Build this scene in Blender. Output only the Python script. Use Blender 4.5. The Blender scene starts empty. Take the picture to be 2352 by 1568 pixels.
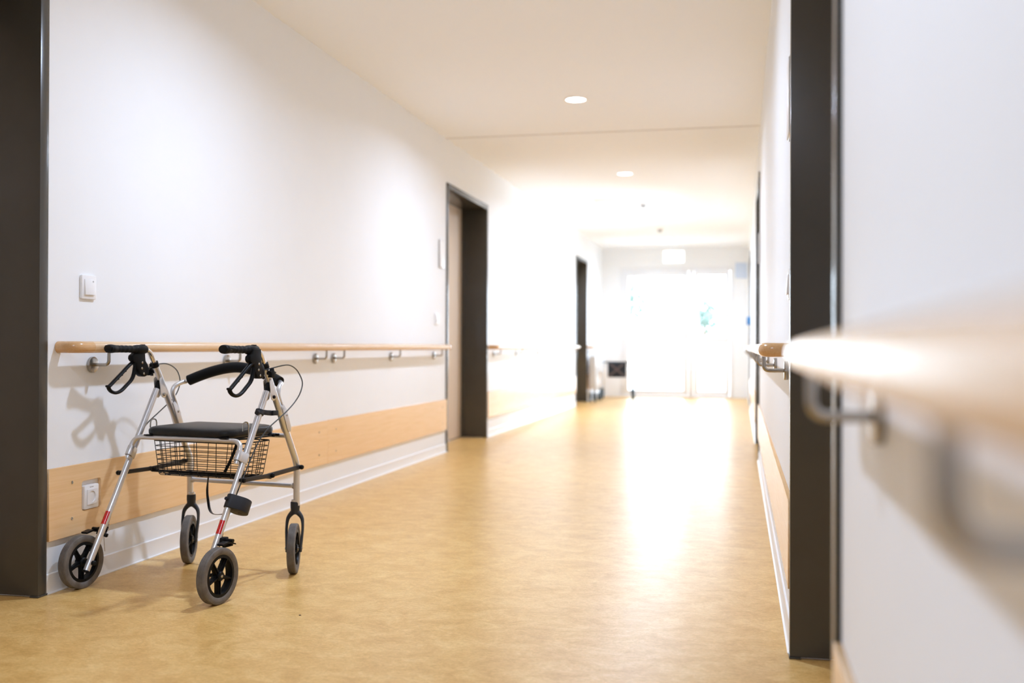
import bpy, bmesh, math, random
from mathutils import Vector, Matrix
random.seed(7)
SC = bpy.context.scene
COL = SC.collection

# ------------------------------------------------------------------ camera
W, HH, F = 2352, 1568, 2390.35
YAW, PITCH, ROLL, CAM_H = 0.2155, 0.0046, 0.0034, 0.85
fw0 = Vector((-math.sin(YAW), math.cos(YAW), 0)); rt0 = Vector((math.cos(YAW), math.sin(YAW), 0)); up0 = Vector((0, 0, 1))
fwd = fw0 * math.cos(PITCH) + up0 * math.sin(PITCH)
up1 = up0 * math.cos(PITCH) - fw0 * math.sin(PITCH)
rt = rt0 * math.cos(ROLL) + up1 * math.sin(ROLL)
up = up1 * math.cos(ROLL) - rt0 * math.sin(ROLL)
cam = bpy.data.cameras.new('camera'); camo = bpy.data.objects.new('camera', cam); COL.objects.link(camo)
m = Matrix((rt, up, -fwd)).transposed().to_4x4(); m.translation = Vector((0, 0, CAM_H)); camo.matrix_world = m
cam.sensor_width = 36; cam.sensor_fit = 'HORIZONTAL'; cam.lens = F / W * 36
cam.clip_start = 0.02; cam.clip_end = 200
cam.dof.use_dof = True; cam.dof.focus_distance = 3.45; cam.dof.aperture_fstop = 2.0
SC.camera = camo

# ------------------------------------------------------------------ sky, exposure, lights
wd = bpy.data.worlds.new('sky'); SC.world = wd; wd.use_nodes = True
bg = wd.node_tree.nodes['Background']
bg.inputs[0].default_value = (0.84, 0.95, 1.12, 1); bg.inputs[1].default_value = 12.0
SC.view_settings.view_transform = 'Standard'; SC.view_settings.look = 'None'
SC.view_settings.exposure = 0.36; SC.view_settings.gamma = 1; SC.view_settings.use_curve_mapping = False
SC.cycles.use_denoising = True
SC.cycles.max_bounces = 14; SC.cycles.diffuse_bounces = 10; SC.cycles.glossy_bounces = 5; SC.cycles.transparent_max_bounces = 16
SC.cycles.sample_clamp_indirect = 8.0
SC.cycles.caustics_reflective = True; SC.cycles.blur_glossy = 1.0; SC.cycles.caustics_refractive = False

XL, XR, H = -2.307, 0.145, 2.519
YF, YB = 17.7, -8.0
LAMP_W = 21.0
LAMP_COL = (0.82, 0.99, 1.29)

def portal(name, loc, rot, sx, sy):
    l = bpy.data.lights.new(name, 'AREA'); l.shape = 'RECTANGLE'; l.size = sx; l.size_y = sy
    l.cycles.is_portal = True
    o = bpy.data.objects.new(name, l); COL.objects.link(o); o.location = loc; o.rotation_euler = rot
portal('daylight_far_window', (-1.09, YF + 0.2, 1.1), (math.radians(-90), 0, 0), 1.8, 2.1)
portal('daylight_added_window', (XR + 0.35, 12.55, 1.48), (0, math.radians(90), 0), 1.0, 2.55)  # portal of the long window added to brighten the far corridor
portal('daylight_added_end_window', (XR + 0.35, 16.85, 1.43), (0, math.radians(90), 0), 0.6, 0.85)  # portal of the smaller window added to light the end wall
portal('daylight_rear_window', (-1.1, YB - 0.2, 1.35), (math.radians(90), 0, 0), 0.6, 0.5)
LAMP_X, LAMP_Y0, LAMP_DY = -1.085, 6.945, 3.0785
def lamp_light(y, parent=None):
    l = bpy.data.lights.new('lamp_light', 'AREA'); l.shape = 'DISK'; l.size = 0.12
    l.energy = LAMP_W; l.color = LAMP_COL; l.spread = math.radians(162)
    o = bpy.data.objects.new('lamp_light', l); COL.objects.link(o)
    if parent: o.parent = parent; o.location = (0, 0, -0.016)
    else: o.location = (LAMP_X, y, H - 0.016)
for k in (-2, -1): lamp_light(LAMP_Y0 + LAMP_DY * k)      # ceiling lamps overhead and behind the camera

# ------------------------------------------------------------------ materials
def mat(name, col, rough=0.5, metal=0.0, spec=0.5, emit=None, estr=0.0):
    m = bpy.data.materials.new(name); m.use_nodes = True
    b = m.node_tree.nodes['Principled BSDF']
    b.inputs['Base Color'].default_value = (*col, 1); b.inputs['Roughness'].default_value = rough
    b.inputs['Metallic'].default_value = metal; b.inputs['Specular IOR Level'].default_value = spec
    if emit: b.inputs['Emission Color'].default_value = (*emit, 1); b.inputs['Emission Strength'].default_value = estr
    return m
def nt(m):
    t = m.node_tree; return t, t.nodes, t.links, t.nodes['Principled BSDF']
def noise_mix(m, cols, scale=(1, 1, 1), nscale=5, detail=6, rough=0.6, stops=None, bump=0.0, bscale=None, distortion=0.0):
    t, N, L, b = nt(m)
    tc = N.new('ShaderNodeTexCoord'); mp = N.new('ShaderNodeMapping'); mp.inputs['Scale'].default_value = scale
    L.new(tc.outputs['Object'], mp.inputs[0])
    n = N.new('ShaderNodeTexNoise'); n.inputs['Scale'].default_value = nscale; n.inputs['Detail'].default_value = detail
    n.inputs['Roughness'].default_value = rough; n.inputs['Distortion'].default_value = distortion
    L.new(mp.outputs[0], n.inputs['Vector'])
    r = N.new('ShaderNodeValToRGB'); L.new(n.outputs[0], r.inputs[0])
    e = r.color_ramp.elements
    stops = stops or [0.3 + 0.4 * i / (len(cols) - 1) for i in range(len(cols))]
    while len(e) < len(cols): e.new(0.5)
    for i, (c, s) in enumerate(zip(cols, stops)): e[i].position = s; e[i].color = (*c, 1)
    L.new(r.outputs[0], b.inputs['Base Color'])
    if bump:
        bp = N.new('ShaderNodeBump'); bp.inputs['Strength'].default_value = bump; bp.inputs['Distance'].default_value = 0.002
        n2 = N.new('ShaderNodeTexNoise'); n2.inputs['Scale'].default_value = bscale or nscale; L.new(tc.outputs['Object'], n2.inputs['Vector'])
        L.new(n2.outputs[0], bp.inputs['Height']); L.new(bp.outputs[0], b.inputs['Normal'])
    return m, r, n

M = {}
M['wall'] = mat('white wall paint', (0.80, 0.795, 0.795), 0.55, spec=0.3)
noise_mix(M['wall'], [(0.845, 0.865, 0.885), (0.86, 0.88, 0.90)], nscale=3, bump=0.08, bscale=400)
M['ceil'] = mat('white ceiling paint', (0.91, 0.94, 0.98), 0.8, spec=0.2)
M['seam'] = mat('ceiling seam', (0.6, 0.58, 0.56), 0.8)
M['base'] = mat('white skirting', (0.82, 0.82, 0.82), 0.35)
M['frame'] = mat('grey brown door steel', (0.050, 0.044, 0.036), 0.24, spec=0.5)
noise_mix(M['frame'], [(0.052, 0.048, 0.040), (0.058, 0.053, 0.045)], nscale=6, bump=0.05, bscale=300)
M['leaf'] = mat('beige door leaf', (0.62, 0.53, 0.44), 0.45)
noise_mix(M['leaf'], [(0.78, 0.65, 0.52), (0.84, 0.72, 0.59)], scale=(8, 8, 0.6), nscale=4)
def wood(name, dark, mid, light, scale, rough=0.35, spec=0.5):
    m = mat(name, mid, rough, spec=spec)
    noise_mix(m, [dark, mid, light], scale=scale, nscale=3.5, detail=8, rough=0.62, stops=[0.28, 0.5, 0.72], distortion=0.35)
    return m
M['ply'] = wood('birch plywood board', (0.80, 0.52, 0.26), (0.845, 0.565, 0.30), (0.88, 0.61, 0.345), (1, 0.9, 26), 0.22)
M['plyedge'] = mat('board edge', (0.42, 0.24, 0.11), 0.6)
M['beech'] = wood('varnished beech', (0.64, 0.42, 0.23), (0.70, 0.48, 0.28), (0.75, 0.54, 0.34), (14, 1.0, 14), 0.24, 0.6)
M['beech_end'] = wood('varnished beech end piece', (0.58, 0.33, 0.145), (0.63, 0.375, 0.175), (0.67, 0.42, 0.21), (60, 8, 60), 0.2)
M['steel'] = mat('brushed stainless steel', (0.40, 0.38, 0.35), 0.25, 1.0)
M['alu'] = mat('silver tube', (0.66, 0.66, 0.67), 0.36, 0.85)
M['chrome'] = mat('chrome', (0.82, 0.80, 0.78), 0.08, 1.0)
M['black'] = mat('black plastic', (0.006, 0.006, 0.0065), 0.40, spec=0.14)
M['grip'] = mat('black rubber grip', (0.008, 0.008, 0.009), 0.5, spec=0.14)
noise_mix(M['grip'], [(0.007, 0.007, 0.0075), (0.011, 0.011, 0.012)], nscale=60, bump=0.3, bscale=900)
M['foam'] = mat('black foam', (0.007, 0.007, 0.0075), 0.65, spec=0.15)
M['vinyl'] = mat('black seat vinyl', (0.009, 0.009, 0.009), 0.36, spec=0.3)
noise_mix(M['vinyl'], [(0.007, 0.007, 0.007), (0.012, 0.0115, 0.011)], nscale=40, bump=0.35, bscale=350)
M['cupblack'] = mat('anthracite plastic', (0.016, 0.017, 0.022), 0.5, spec=0.35)
M['fork'] = mat('dark grey fork plastic', (0.022, 0.024, 0.027), 0.5, spec=0.4)
M['tyre'] = mat('grey rubber tyre', (0.16, 0.135, 0.12), 0.75)
noise_mix(M['tyre'], [(0.105, 0.090, 0.076), (0.140, 0.122, 0.104), (0.175, 0.155, 0.135)], nscale=30, bump=0.2, bscale=300)
M['strut'] = mat('dark coated strut', (0.030, 0.025, 0.021), 0.45, spec=0.4)
M['wire'] = mat('black coated wire', (0.006, 0.006, 0.006), 0.4, spec=0.2)
M['cable'] = mat('dark cable sheath', (0.03, 0.04, 0.045), 0.3)
M['red'] = mat('red reflector', (0.55, 0.012, 0.012), 0.2)
M['plastic'] = mat('white plastic', (0.82, 0.82, 0.83), 0.25)
M['grey'] = mat('grey print', (0.35, 0.35, 0.36), 0.5)
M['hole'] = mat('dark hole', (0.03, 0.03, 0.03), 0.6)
M['lamp'] = mat('lamp diffuser', (0.9, 0.9, 0.9), 0.4, emit=(1, 0.98, 0.95), estr=14)
M['white'] = mat('white enamel', (0.85, 0.85, 0.85), 0.35)
M['pvc'] = mat('white window frame', (0.82, 0.83, 0.85), 0.35)
M['signblue'] = mat('pale blue panel', (0.60, 0.70, 0.86), 0.5)
M['blue'] = mat('blue plastic', (0.03, 0.20, 0.50), 0.4)
M['exitw'] = mat('lit sign face', (0.8, 0.9, 0.86), 0.5, emit=(0.95, 1.0, 0.98), estr=2.2)
M['exitg'] = mat('lit sign green', (0.05, 0.5, 0.35), 0.5, emit=(0.35, 0.95, 0.80), estr=0.9)
M['bag'] = mat('navy black bag fabric', (0.016, 0.022, 0.03), 0.8)
M['bagx'] = mat('brown grey cross bars', (0.10, 0.07, 0.07), 0.5)
M['cart'] = mat('pale grey cart panel', (0.62, 0.62, 0.63), 0.5)
M['castor'] = mat('dark blue grey castor', (0.02, 0.035, 0.045), 0.6)
M['leafgreen'] = mat('leaf', (0.085, 0.13, 0.105), 0.6)
M['bark'] = mat('bark', (0.16, 0.11, 0.07), 0.9)
M['pave'] = mat('pale paving', (0.5, 0.5, 0.48), 0.9)
noise_mix(M['pave'], [(0.45, 0.45, 0.43), (0.55, 0.55, 0.53)], nscale=2)
M['plaster'] = mat('outer rear wall', (0.7, 0.7, 0.7), 0.8)
M['crumb'] = mat('dark crumb', (0.04, 0.015, 0.01), 0.8)

def floor_material():
    m = mat('marbled yellow linoleum', (0.6, 0.41, 0.19), 0.24, spec=0.22)
    t, N, L, b = nt(m)
    tc = N.new('ShaderNodeTexCoord')
    def noise(scale, sc, det, ro, dis):
        mp = N.new('ShaderNodeMapping'); mp.inputs['Scale'].default_value = scale; mp.inputs['Rotation'].default_value = (0, 0, 0.12)
        L.new(tc.outputs['Object'], mp.inputs[0])
        n = N.new('ShaderNodeTexNoise'); n.inputs['Scale'].default_value = sc; n.inputs['Detail'].default_value = det
        n.inputs['Roughness'].default_value = ro; n.inputs['Distortion'].default_value = dis
        L.new(mp.outputs[0], n.inputs['Vector']); return n
    n1 = noise((1.2, 1.5, 1), 7.0, 12, 0.78, 0.6)
    r1 = N.new('ShaderNodeValToRGB'); e = r1.color_ramp.elements
    e.new(0.5)
    e[0].position = 0.34; e[0].color = (0.58, 0.335, 0.100, 1)
    e[1].position = 0.50; e[1].color = (0.69, 0.435, 0.150, 1)
    e[2].position = 0.64; e[2].color = (0.77, 0.53, 0.215, 1)
    L.new(n1.outputs[0], r1.inputs[0])
    n2 = noise((1.0, 1.9, 1), 70, 5, 0.75, 1.2)
    r2 = N.new('ShaderNodeValToRGB'); e = r2.color_ramp.elements
    e[0].position = 0.36; e[0].color = (0.78, 0.71, 0.58, 1); e[1].position = 0.62; e[1].color = (1.10, 1.10, 1.14, 1)
    L.new(n2.outputs[0], r2.inputs[0])
    mx = N.new('ShaderNodeMix'); mx.data_type = 'RGBA'; mx.blend_type = 'MULTIPLY'; mx.inputs[0].default_value = 0.75
    L.new(r1.outputs[0], mx.inputs[6]); L.new(r2.outputs[0], mx.inputs[7]); L.new(mx.outputs[2], b.inputs['Base Color'])
    n3 = noise((1, 1, 1), 5, 4, 0.6, 0)
    mr = N.new('ShaderNodeMapRange'); mr.inputs[3].default_value = 0.28; mr.inputs[4].default_value = 0.36
    L.new(n3.outputs[0], mr.inputs[0]); L.new(mr.outputs[0], b.inputs['Roughness'])
    return m
M['floor'] = floor_material()
def glass_material():
    m = bpy.data.materials.new('clear pane'); m.use_nodes = True
    t = m.node_tree; t.nodes.clear(); N, L = t.nodes, t.links
    o = N.new('ShaderNodeOutputMaterial'); a = N.new('ShaderNodeBsdfTransparent'); g = N.new('ShaderNodeBsdfGlossy')
    g.inputs['Roughness'].default_value = 0.02; a.inputs[0].default_value = (0.97, 0.99, 0.98, 1)
    f = N.new('ShaderNodeFresnel'); f.inputs[0].default_value = 1.45; x = N.new('ShaderNodeMixShader')
    L.new(f.outputs[0], x.inputs[0]); L.new(a.outputs[0], x.inputs[1]); L.new(g.outputs[0], x.inputs[2]); L.new(x.outputs[0], o.inputs[0])
    return m
M['glass'] = glass_material()

# ------------------------------------------------------------------ mesh builder
class MB:
    def __init__(s): s.bm = bmesh.new()
    def box(s, a, b, bevel=0.0, seg=2, mtx=None):
        bm = bmesh.new(); bmesh.ops.create_cube(bm, size=1.0)
        a, b = Vector(a), Vector(b)
        for v in bm.verts: v.co = Vector(((a[i] + b[i]) / 2 + v.co[i] * (b[i] - a[i]) for i in range(3)))
        if bevel: bmesh.ops.bevel(bm, geom=bm.edges[:], offset=bevel, segments=seg, profile=0.5, affect='EDGES')
        s._add(bm, mtx); return s
    def _add(s, bm, mtx=None):
        if mtx is not None: bm.transform(mtx)
        vs = [s.bm.verts.new(v.co) for v in bm.verts]; bm.verts.index_update()
        for f in bm.faces: s.bm.faces.new([vs[v.index] for v in f.verts])
        bm.free()
    def bar(s, p, q, w, t, ref=(0, 0, 1), bevel=0.0):
        """flat bar from p to q: width w along the direction nearest ref, thickness t"""
        p, q = Vector(p), Vector(q); z = (q - p); L_ = z.length; z.normalize()
        r = Vector(ref); u = (r - z * r.dot(z)).normalized(); v = z.cross(u)
        mt = Matrix((u, v, z)).transposed().to_4x4(); mt.translation = (p + q) / 2
        return s.box((-w / 2, -t / 2, -L_ / 2), (w / 2, t / 2, L_ / 2), bevel, mtx=mt)
    def sweep(s, pts, r, seg=14, closed=False, caps=True, ref=None):
        """tube through pts; r a number, (rx, ry) or a list per point; ref fixes the direction of rx"""
        pts = [Vector(p) for p in pts]; n = len(pts); T = []
        for i in range(n):
            if closed: d = pts[(i + 1) % n] - pts[i - 1]
            elif i == 0: d = pts[1] - pts[0]
            elif i == n - 1: d = pts[-1] - pts[-2]
            else: d = (pts[i + 1] - pts[i]).normalized() + (pts[i] - pts[i - 1]).normalized()
            T.append(d.normalized())
        a = Vector(ref) if ref else (Vector((0, 0, 1)) if abs(T[0].z) < 0.9 else Vector((1, 0, 0)))
        u = (a - T[0] * a.dot(T[0])).normalized(); rings = []
        for i in range(n):
            if ref: u = Vector(ref)
            u = (u - T[i] * u.dot(T[i])).normalized(); v = T[i].cross(u)
            k = 1.0
            if not closed and 0 < i < n - 1:
                c = (pts[i + 1] - pts[i]).normalized().dot((pts[i] - pts[i - 1]).normalized()); k = 1 / math.sqrt(max(0.3, (1 + c) / 2))
            rr = r[i] if isinstance(r, list) else r
            rx, ry = rr if isinstance(rr, tuple) else (rr, rr)
            rings.append([s.bm.verts.new(pts[i] + u * (rx * math.cos(2 * math.pi * j / seg)) + v * (ry * k * math.sin(2 * math.pi * j / seg))) for j in range(seg)])
        for i in range(n if closed else n - 1):
            A, B = rings[i], rings[(i + 1) % n]
            for j in range(seg): s.bm.faces.new((A[j], A[(j + 1) % seg], B[(j + 1) % seg], B[j]))
        if caps and not closed: s.bm.faces.new(rings[0][::-1]); s.bm.faces.new(rings[-1])
        return s
    def lathe(s, prof, c=(0, 0, 0), axis=(0, 0, 1), seg=32, closed=False):
        """prof: (radius, height along axis); ends are capped unless closed profile or radius 0"""
        z = Vector(axis).normalized(); a = Vector((1, 0, 0)) if abs(z.x) < 0.9 else Vector((0, 1, 0))
        u = (a - z * a.dot(z)).normalized(); v = z.cross(u); c = Vector(c); rings = []
        for r, h in prof:
            if r < 1e-6: rings.append([s.bm.verts.new(c + z * h)])
            else: rings.append([s.bm.verts.new(c + z * h + u * (r * math.cos(2 * math.pi * j / seg)) + v * (r * math.sin(2 * math.pi * j / seg))) for j in range(seg)])
        n = len(rings)
        for i in range(n if closed else n - 1):
            A, B = rings[i], rings[(i + 1) % n]
            for j in range(seg):
                q = [A[j % len(A)], A[(j + 1) % len(A)], B[(j + 1) % len(B)], B[j % len(B)]]
                q = list(dict.fromkeys(q))
                if len(q) > 2: s.bm.faces.new(q)
        if not closed:
            if len(rings[0]) > 2: s.bm.faces.new(rings[0][::-1])
            if len(rings[-1]) > 2: s.bm.faces.new(rings[-1])
        return s
    def cyl(s, p, q, r, seg=20, bev=0.0):
        p, q = Vector(p), Vector(q); L_ = (q - p).length; b = min(bev, L_ / 3, r / 2)
        pr = [(r, 0), (r, L_)] if not b else [(r - b, 0), (r - b * .3, b * .3), (r, b), (r, L_ - b), (r - b * .3, L_ - b * .3), (r - b, L_)]
        return s.lathe(pr, p, q - p, seg)
    def prism(s, poly, d0, d1, plane='YZ', mtx=None, bevel=0.0):
        """polygon in a plane, extruded between d0 and d1 along the third axis"""
        bm = bmesh.new(); f = {'YZ': lambda a, b, d: (d, a, b), 'XZ': lambda a, b, d: (a, d, b), 'XY': lambda a, b, d: (a, b, d)}[plane]
        A = [bm.verts.new(f(a, b, d0)) for a, b in poly]; B = [bm.verts.new(f(a, b, d1)) for a, b in poly]; n = len(poly)
        bm.faces.new(A[::-1]); bm.faces.new(B)
        for i in range(n): bm.faces.new((A[i], A[(i + 1) % n], B[(i + 1) % n], B[i]))
        bmesh.ops.recalc_face_normals(bm, faces=bm.faces[:])
        if bevel: bmesh.ops.bevel(bm, geom=[e for e in bm.edges], offset=bevel, segments=2, profile=0.5, affect='EDGES')
        s._add(bm, mtx); return s
    def ball(s, c, r, sx=1, sy=1, sz=1, sub=2):
        bm = bmesh.new(); bmesh.ops.create_icosphere(bm, subdivisions=sub, radius=r)
        for v in bm.verts: v.co = Vector((v.co.x * sx, v.co.y * sy, v.co.z * sz)) + Vector(c)
        s._add(bm); return s
    def build(s, name, material, parent=None, label=None, smooth=35):
        bmesh.ops.recalc_face_normals(s.bm, faces=s.bm.faces[:])
        me = bpy.data.meshes.new(name); s.bm.to_mesh(me); s.bm.free(); me.materials.append(material)
        for p in me.polygons: p.use_smooth = True
        me.set_sharp_from_angle(angle=math.radians(smooth))
        o = bpy.data.objects.new(name, me); COL.objects.link(o)
        if parent: o.parent = parent
        if label: o['label'] = label
        return o
def smooth_path(P, n=8, closed=False):
    P = [Vector(p) for p in P]; out = []; N_ = len(P)
    for i in range(N_ if closed else N_ - 1):
        if closed: a, b, c, d = P[i - 1], P[i], P[(i + 1) % N_], P[(i + 2) % N_]
        else: b, c = P[i], P[i + 1]; a = P[i - 1] if i else b * 2 - c; d = P[i + 2] if i + 2 < N_ else c * 2 - b
        for k in range(n):
            t = k / n; out.append(0.5 * ((2 * b) + (c - a) * t + (2 * a - 5 * b + 4 * c - d) * t * t + (3 * b - a - 3 * c + d) * t ** 3))
    if not closed: out.append(P[-1])
    return out
def fillet(P, r, n=6, closed=False):
    P = [Vector(p) for p in P]; out = [] if closed else [P[0]]; N_ = len(P)
    for i in (range(N_) if closed else range(1, N_ - 1)):
        a, b, c = P[i - 1], P[i], P[(i + 1) % N_]; u = (a - b); v = (c - b); lu, lv = u.length, v.length; u.normalize(); v.normalize()
        rr = r[i] if isinstance(r, list) else r
        ang = u.angle(v); d = min(rr / math.tan(ang / 2), lu * .48, lv * .48)
        p0, p2 = b + u * d, b + v * d
        for k in range(n + 1):
            t = k / n; out.append(p0 * (1 - t) ** 2 + b * 2 * t * (1 - t) + p2 * t * t)
    if not closed: out.append(P[-1])
    return out
def rrect(a0, b0, a1, b1, r, n=4):
    P = []
    for cx, cy, s0 in ((a1 - r, b1 - r, 0), (a0 + r, b1 - r, 90), (a0 + r, b0 + r, 180), (a1 - r, b0 + r, 270)):
        for k in range(n + 1):
            t = math.radians(s0 + 90 * k / n); P.append((cx + r * math.cos(t), cy + r * math.sin(t)))
    return P
def tag(o, label, cat, group=None, kind=None):
    o['label'] = label; o['category'] = cat
    if group: o['group'] = group
    if kind: o['kind'] = kind
    return o
def empty(name, loc, rz=0.0):
    o = bpy.data.objects.new(name, None); COL.objects.link(o); o.location = loc; o.rotation_euler = (0, 0, rz); o.empty_display_size = 0.1
    return o

# ------------------------------------------------------------------ the room
# door openings: (outer edge near, outer edge far)
LD = [(1.72, 3.118), (8.05, 9.445), (14.8, 15.92)]
RD = [(1.575, 2.985), (8.0, 9.42), (14.55, 15.85)]
DH = 2.165; FW = 0.045; TH = 0.30
mb = MB(); mb.box((-3.2, YB - 0.2, -0.08), (0.9, YF + 0.2, 0)); tag(mb.build('floor', M['floor']), 'glossy marbled yellow beige linoleum corridor floor', 'floor', kind='structure')
mb = MB(); mb.box((-3.2, YB - 0.2, H), (0.9, YF + 0.2, H + 0.1)); tag(mb.build('ceiling', M['ceil']), 'smooth white corridor ceiling with recessed lamps', 'ceiling', kind='structure')
mb = MB(); mb.box((XL, 8.043, H - 0.003), (XR, 8.055, H + 0.002)); tag(mb.build('trim_1', M['seam']), 'thin seam line running across the ceiling', 'ceiling seam', kind='structure')
SW = [(11.3, 13.8, 1.0, 1.95), (16.45, 17.25, 1.15, 1.70)]  # window openings added in the right wall to brighten the far end
def wall(name, x0, x1, doors, label, win=None):
    def holes(mb, y, a):
        for w in win or []:
            if a > w[0] > y:
                mb.box((x0, y, 0), (x1, w[0], H)).box((x0, w[0], 0), (x1, w[1], w[2])).box((x0, w[0], w[3]), (x1, w[1], H)); y = w[1]
        return y
    mb = MB(); y = YB
    for a, b in doors:
        y = holes(mb, y, a)
        mb.box((x0, y, 0), (x1, a + 0.03, H)); mb.box((x0, a + 0.03, DH - 0.03), (x1, b - 0.03, H)); y = b - 0.03
    y = holes(mb, y, YF)
    mb.box((x0, y, 0), (x1, YF, H))
    return tag(mb.build(name, M['wall']), label, 'wall', kind='structure')
wall('wall_left', XL - TH, XL, LD, 'white corridor wall on the left behind the rolling walker')
wall('wall_right', XR, XR + TH, RD, 'white corridor wall on the right beside the foreground rail', SW)
GX0, GX1, GZ = -2.0, -0.10, 2.19
mb = MB(); mb.box((XL - TH, YF, 0), (GX0, YF + 0.2, H)).box((GX1, YF, 0), (XR + TH, YF + 0.2, H)).box((GX0, YF, GZ), (GX1, YF + 0.2, H))
tag(mb.build('wall_far', M['wall']), 'white end wall around the bright glazed door', 'wall', kind='structure')
mb = MB(); mb.box((XL - TH, YB - 0.2, 0), (-1.40, YB, H)).box((-0.80, YB - 0.2, 0), (XR + TH, YB, H)).box((-1.40, YB - 0.2, 1.6), (-0.80, YB, H)).box((-1.40, YB - 0.2, 0), (-0.80, YB, 1.1))
tag(mb.build('wall_rear', M['wall']), 'white wall behind the viewer with a small window opening', 'wall', kind='structure')

def door(n, side, ya, yb, label):
    X = XL if side < 0 else XR; d = side        # d points from the corridor into the wall
    root = empty('door_%d' % n, (X, (ya + yb) / 2, 0)); tag(root, label, 'door', kind='structure')
    h = (yb - ya) / 2; mb = MB()
    def b(x0, x1, y0, y1, z0, z1, bev=0.002): mb.box((min(d * x0, d * x1), y0, z0), (max(d * x0, d * x1), y1, z1), bev)
    D = 0.235
    def pr(P, z0, z1, plane): mb.prism([(d * p, q) for p, q in P], z0, z1, plane, bevel=0.0015)
    for e in (-1, 1):
        L_ = [(-.010, e * h), (-.010, e * (h - FW)), (D - .03, e * (h - FW)), (D - .03, e * (h - FW - .018)), (D, e * (h - FW - .018)), (D, e * (h - .028)), (.0005, e * (h - .028)), (.0005, e * h)]
        pr(L_, .006, DH - FW, 'XY')
        mb.box((min(d * -.012, d * .02), min(e * (h - FW - .003), e * (h + .004)), .0005), (max(d * -.012, d * .02), max(e * (h - FW - .003), e * (h + .004)), .006), .001)
    pr([(-.010, DH), (-.010, DH - FW), (D, DH - FW), (D, DH - .0285), (.0005, DH - .0285), (.0005, DH)], -h, h, 'XZ')
    mb.build('door_frame', M['frame'], root)
    mb = MB(); b(D - 0.002, D + 0.045, -h + FW - 0.01, h - FW + 0.01, 0.008, DH - FW + 0.005); lf = mb.build('door_leaf', M['leaf'], root)
    mb = MB(); b(D - 0.004, D + 0.0, -h + FW + 0.005, h - FW - 0.005, 0.002, 0.010, 0.0005); mb.build('leaf_gap_shadow', M['frame'], root)  # dark strip standing in for the thin shadow under the leaf
    mb = MB(); yy = -(h - FW - 0.09)
    mb.cyl((d * (D - 0.012), yy, 1.05), (d * D, yy, 1.05), 0.026, bev=0.002)
    mb.sweep(fillet([(d * D, yy, 1.05), (d * (D - 0.055), yy, 1.05), (d * (D - 0.055), yy + 0.13, 1.05)], 0.02), 0.0095, 12); mb.build('door_handle', M['steel'], root)
door(1, -1, *LD[0], 'dark grey steel door frame at the left picture edge beside the walker')
door(2, -1, *LD[1], 'dark grey doorway with beige leaf midway along the left wall')
door(3, -1, *LD[2], 'farther dark grey doorway on the left wall by the second walker')
door(4, 1, *RD[0], 'large dark grey doorway on the right beside the foreground handrail')
door(5, 1, *RD[1], 'narrow looking dark doorway seen edge on midway along the right wall')
door(6, 1, *RD[2], 'faint farthest doorway edge on the right wall near the glazed exit')

def spans(doors):
    o = []; y = YB
    for a, b in doors: o.append((y, a - 0.001)); y = b + 0.001
    return o + [(y, YF)]
def baseboard(name, X, d, doors, label):
    mb = MB()
    for a, b in spans(doors):
        P = [(0, 0), (0, 0.068), (0.005, 0.0675), (0.0065, 0.065), (0.0065, 0.014), (0.009, 0.006), (0.014, 0.0025), (0.014, 0)]
        mb.prism([(X + d * x, z) for x, z in P], a, b, 'XZ')
    tag(mb.build(name, M['base'], smooth=20), label, 'baseboard', kind='structure')
baseboard('baseboard_left', XL, 1, LD, 'white skirting strip along the foot of the left wall')
baseboard('baseboard_right', XR, -1, RD, 'white skirting strip along the foot of the right wall')

# glazed door and side light at the far end
def glazing():
    r = empty('window_1', ((GX0 + GX1) / 2, YF, 0)); tag(r, 'bright glazed door and side window filling the far end wall', 'window', kind='structure')
    ox = (GX0 + GX1) / 2; B = lambda mb, x0, x1, z0, z1, y0=0.03, y1=0.10: mb.box((x0 - ox, y0, z0), (x1 - ox, y1, z1), 0.004)
    xm = -0.80; f = 0.06
    def ring(x0, x1, z0, z1, t, y0=0.03, y1=0.10):
        mb = MB(); B(mb, x0, x0 + t, z0, z1, y0, y1); B(mb, x1 - t, x1, z0, z1, y0, y1); B(mb, x0 + t, x1 - t, z1 - t, z1, y0, y1); B(mb, x0 + t, x1 - t, z0, z0 + t, y0, y1); return mb
    mb = MB(); B(mb, GX0, GX0 + f, 0, GZ); B(mb, GX1 - f, GX1, 0, GZ); B(mb, xm - 0.04, xm + 0.04, 0, GZ - f)
    B(mb, GX0 + f, GX1 - f, GZ - f, GZ); B(mb, GX0 + f, xm - .04, 0, .03); B(mb, xm + .04, GX1 - f, 0, .03)
    mb.build('window_frame', M['pvc'], r)
    a, b = GX0 + f + 0.004, xm - 0.044; t = 0.085
    lf = ring(a, b, .034, GZ - f - .004, t, .02, .09).build('door_leaf', M['pvc'], r)
    mb = MB(); B(mb, a + t - .01, b - t + .01, .034 + t - .01, GZ - f - t + .01, 0.05, 0.056); mb.build('pane', M['glass'], lf)
    mb = MB(); mb.cyl((b - .04 - ox, 0.02, 1.05), (b - .04 - ox, -0.03, 1.05), 0.009); mb.cyl((b - .04 - ox, -0.03, 1.05), (b - .17 - ox, -0.03, 1.05), 0.009); mb.build('handle', M['steel'], lf)
    c, e = xm + 0.044, GX1 - f - 0.004; t2 = .075
    for z0, z1 in ((.034, .86), (.93, GZ - f - .004)):
        sf = ring(c, e, z0, z1, t2, .02, .09).build('sash', M['pvc'], r)
        mb = MB(); B(mb, c + t2 - .01, e - t2 + .01, z0 + t2 - .01, z1 - t2 + .01, 0.05, 0.056); mb.build('pane', M['glass'], sf)
    mb = MB(); B(mb, c, e, .8605, .9295); mb.build('transom', M['pvc'], r)
glazing()

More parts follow.
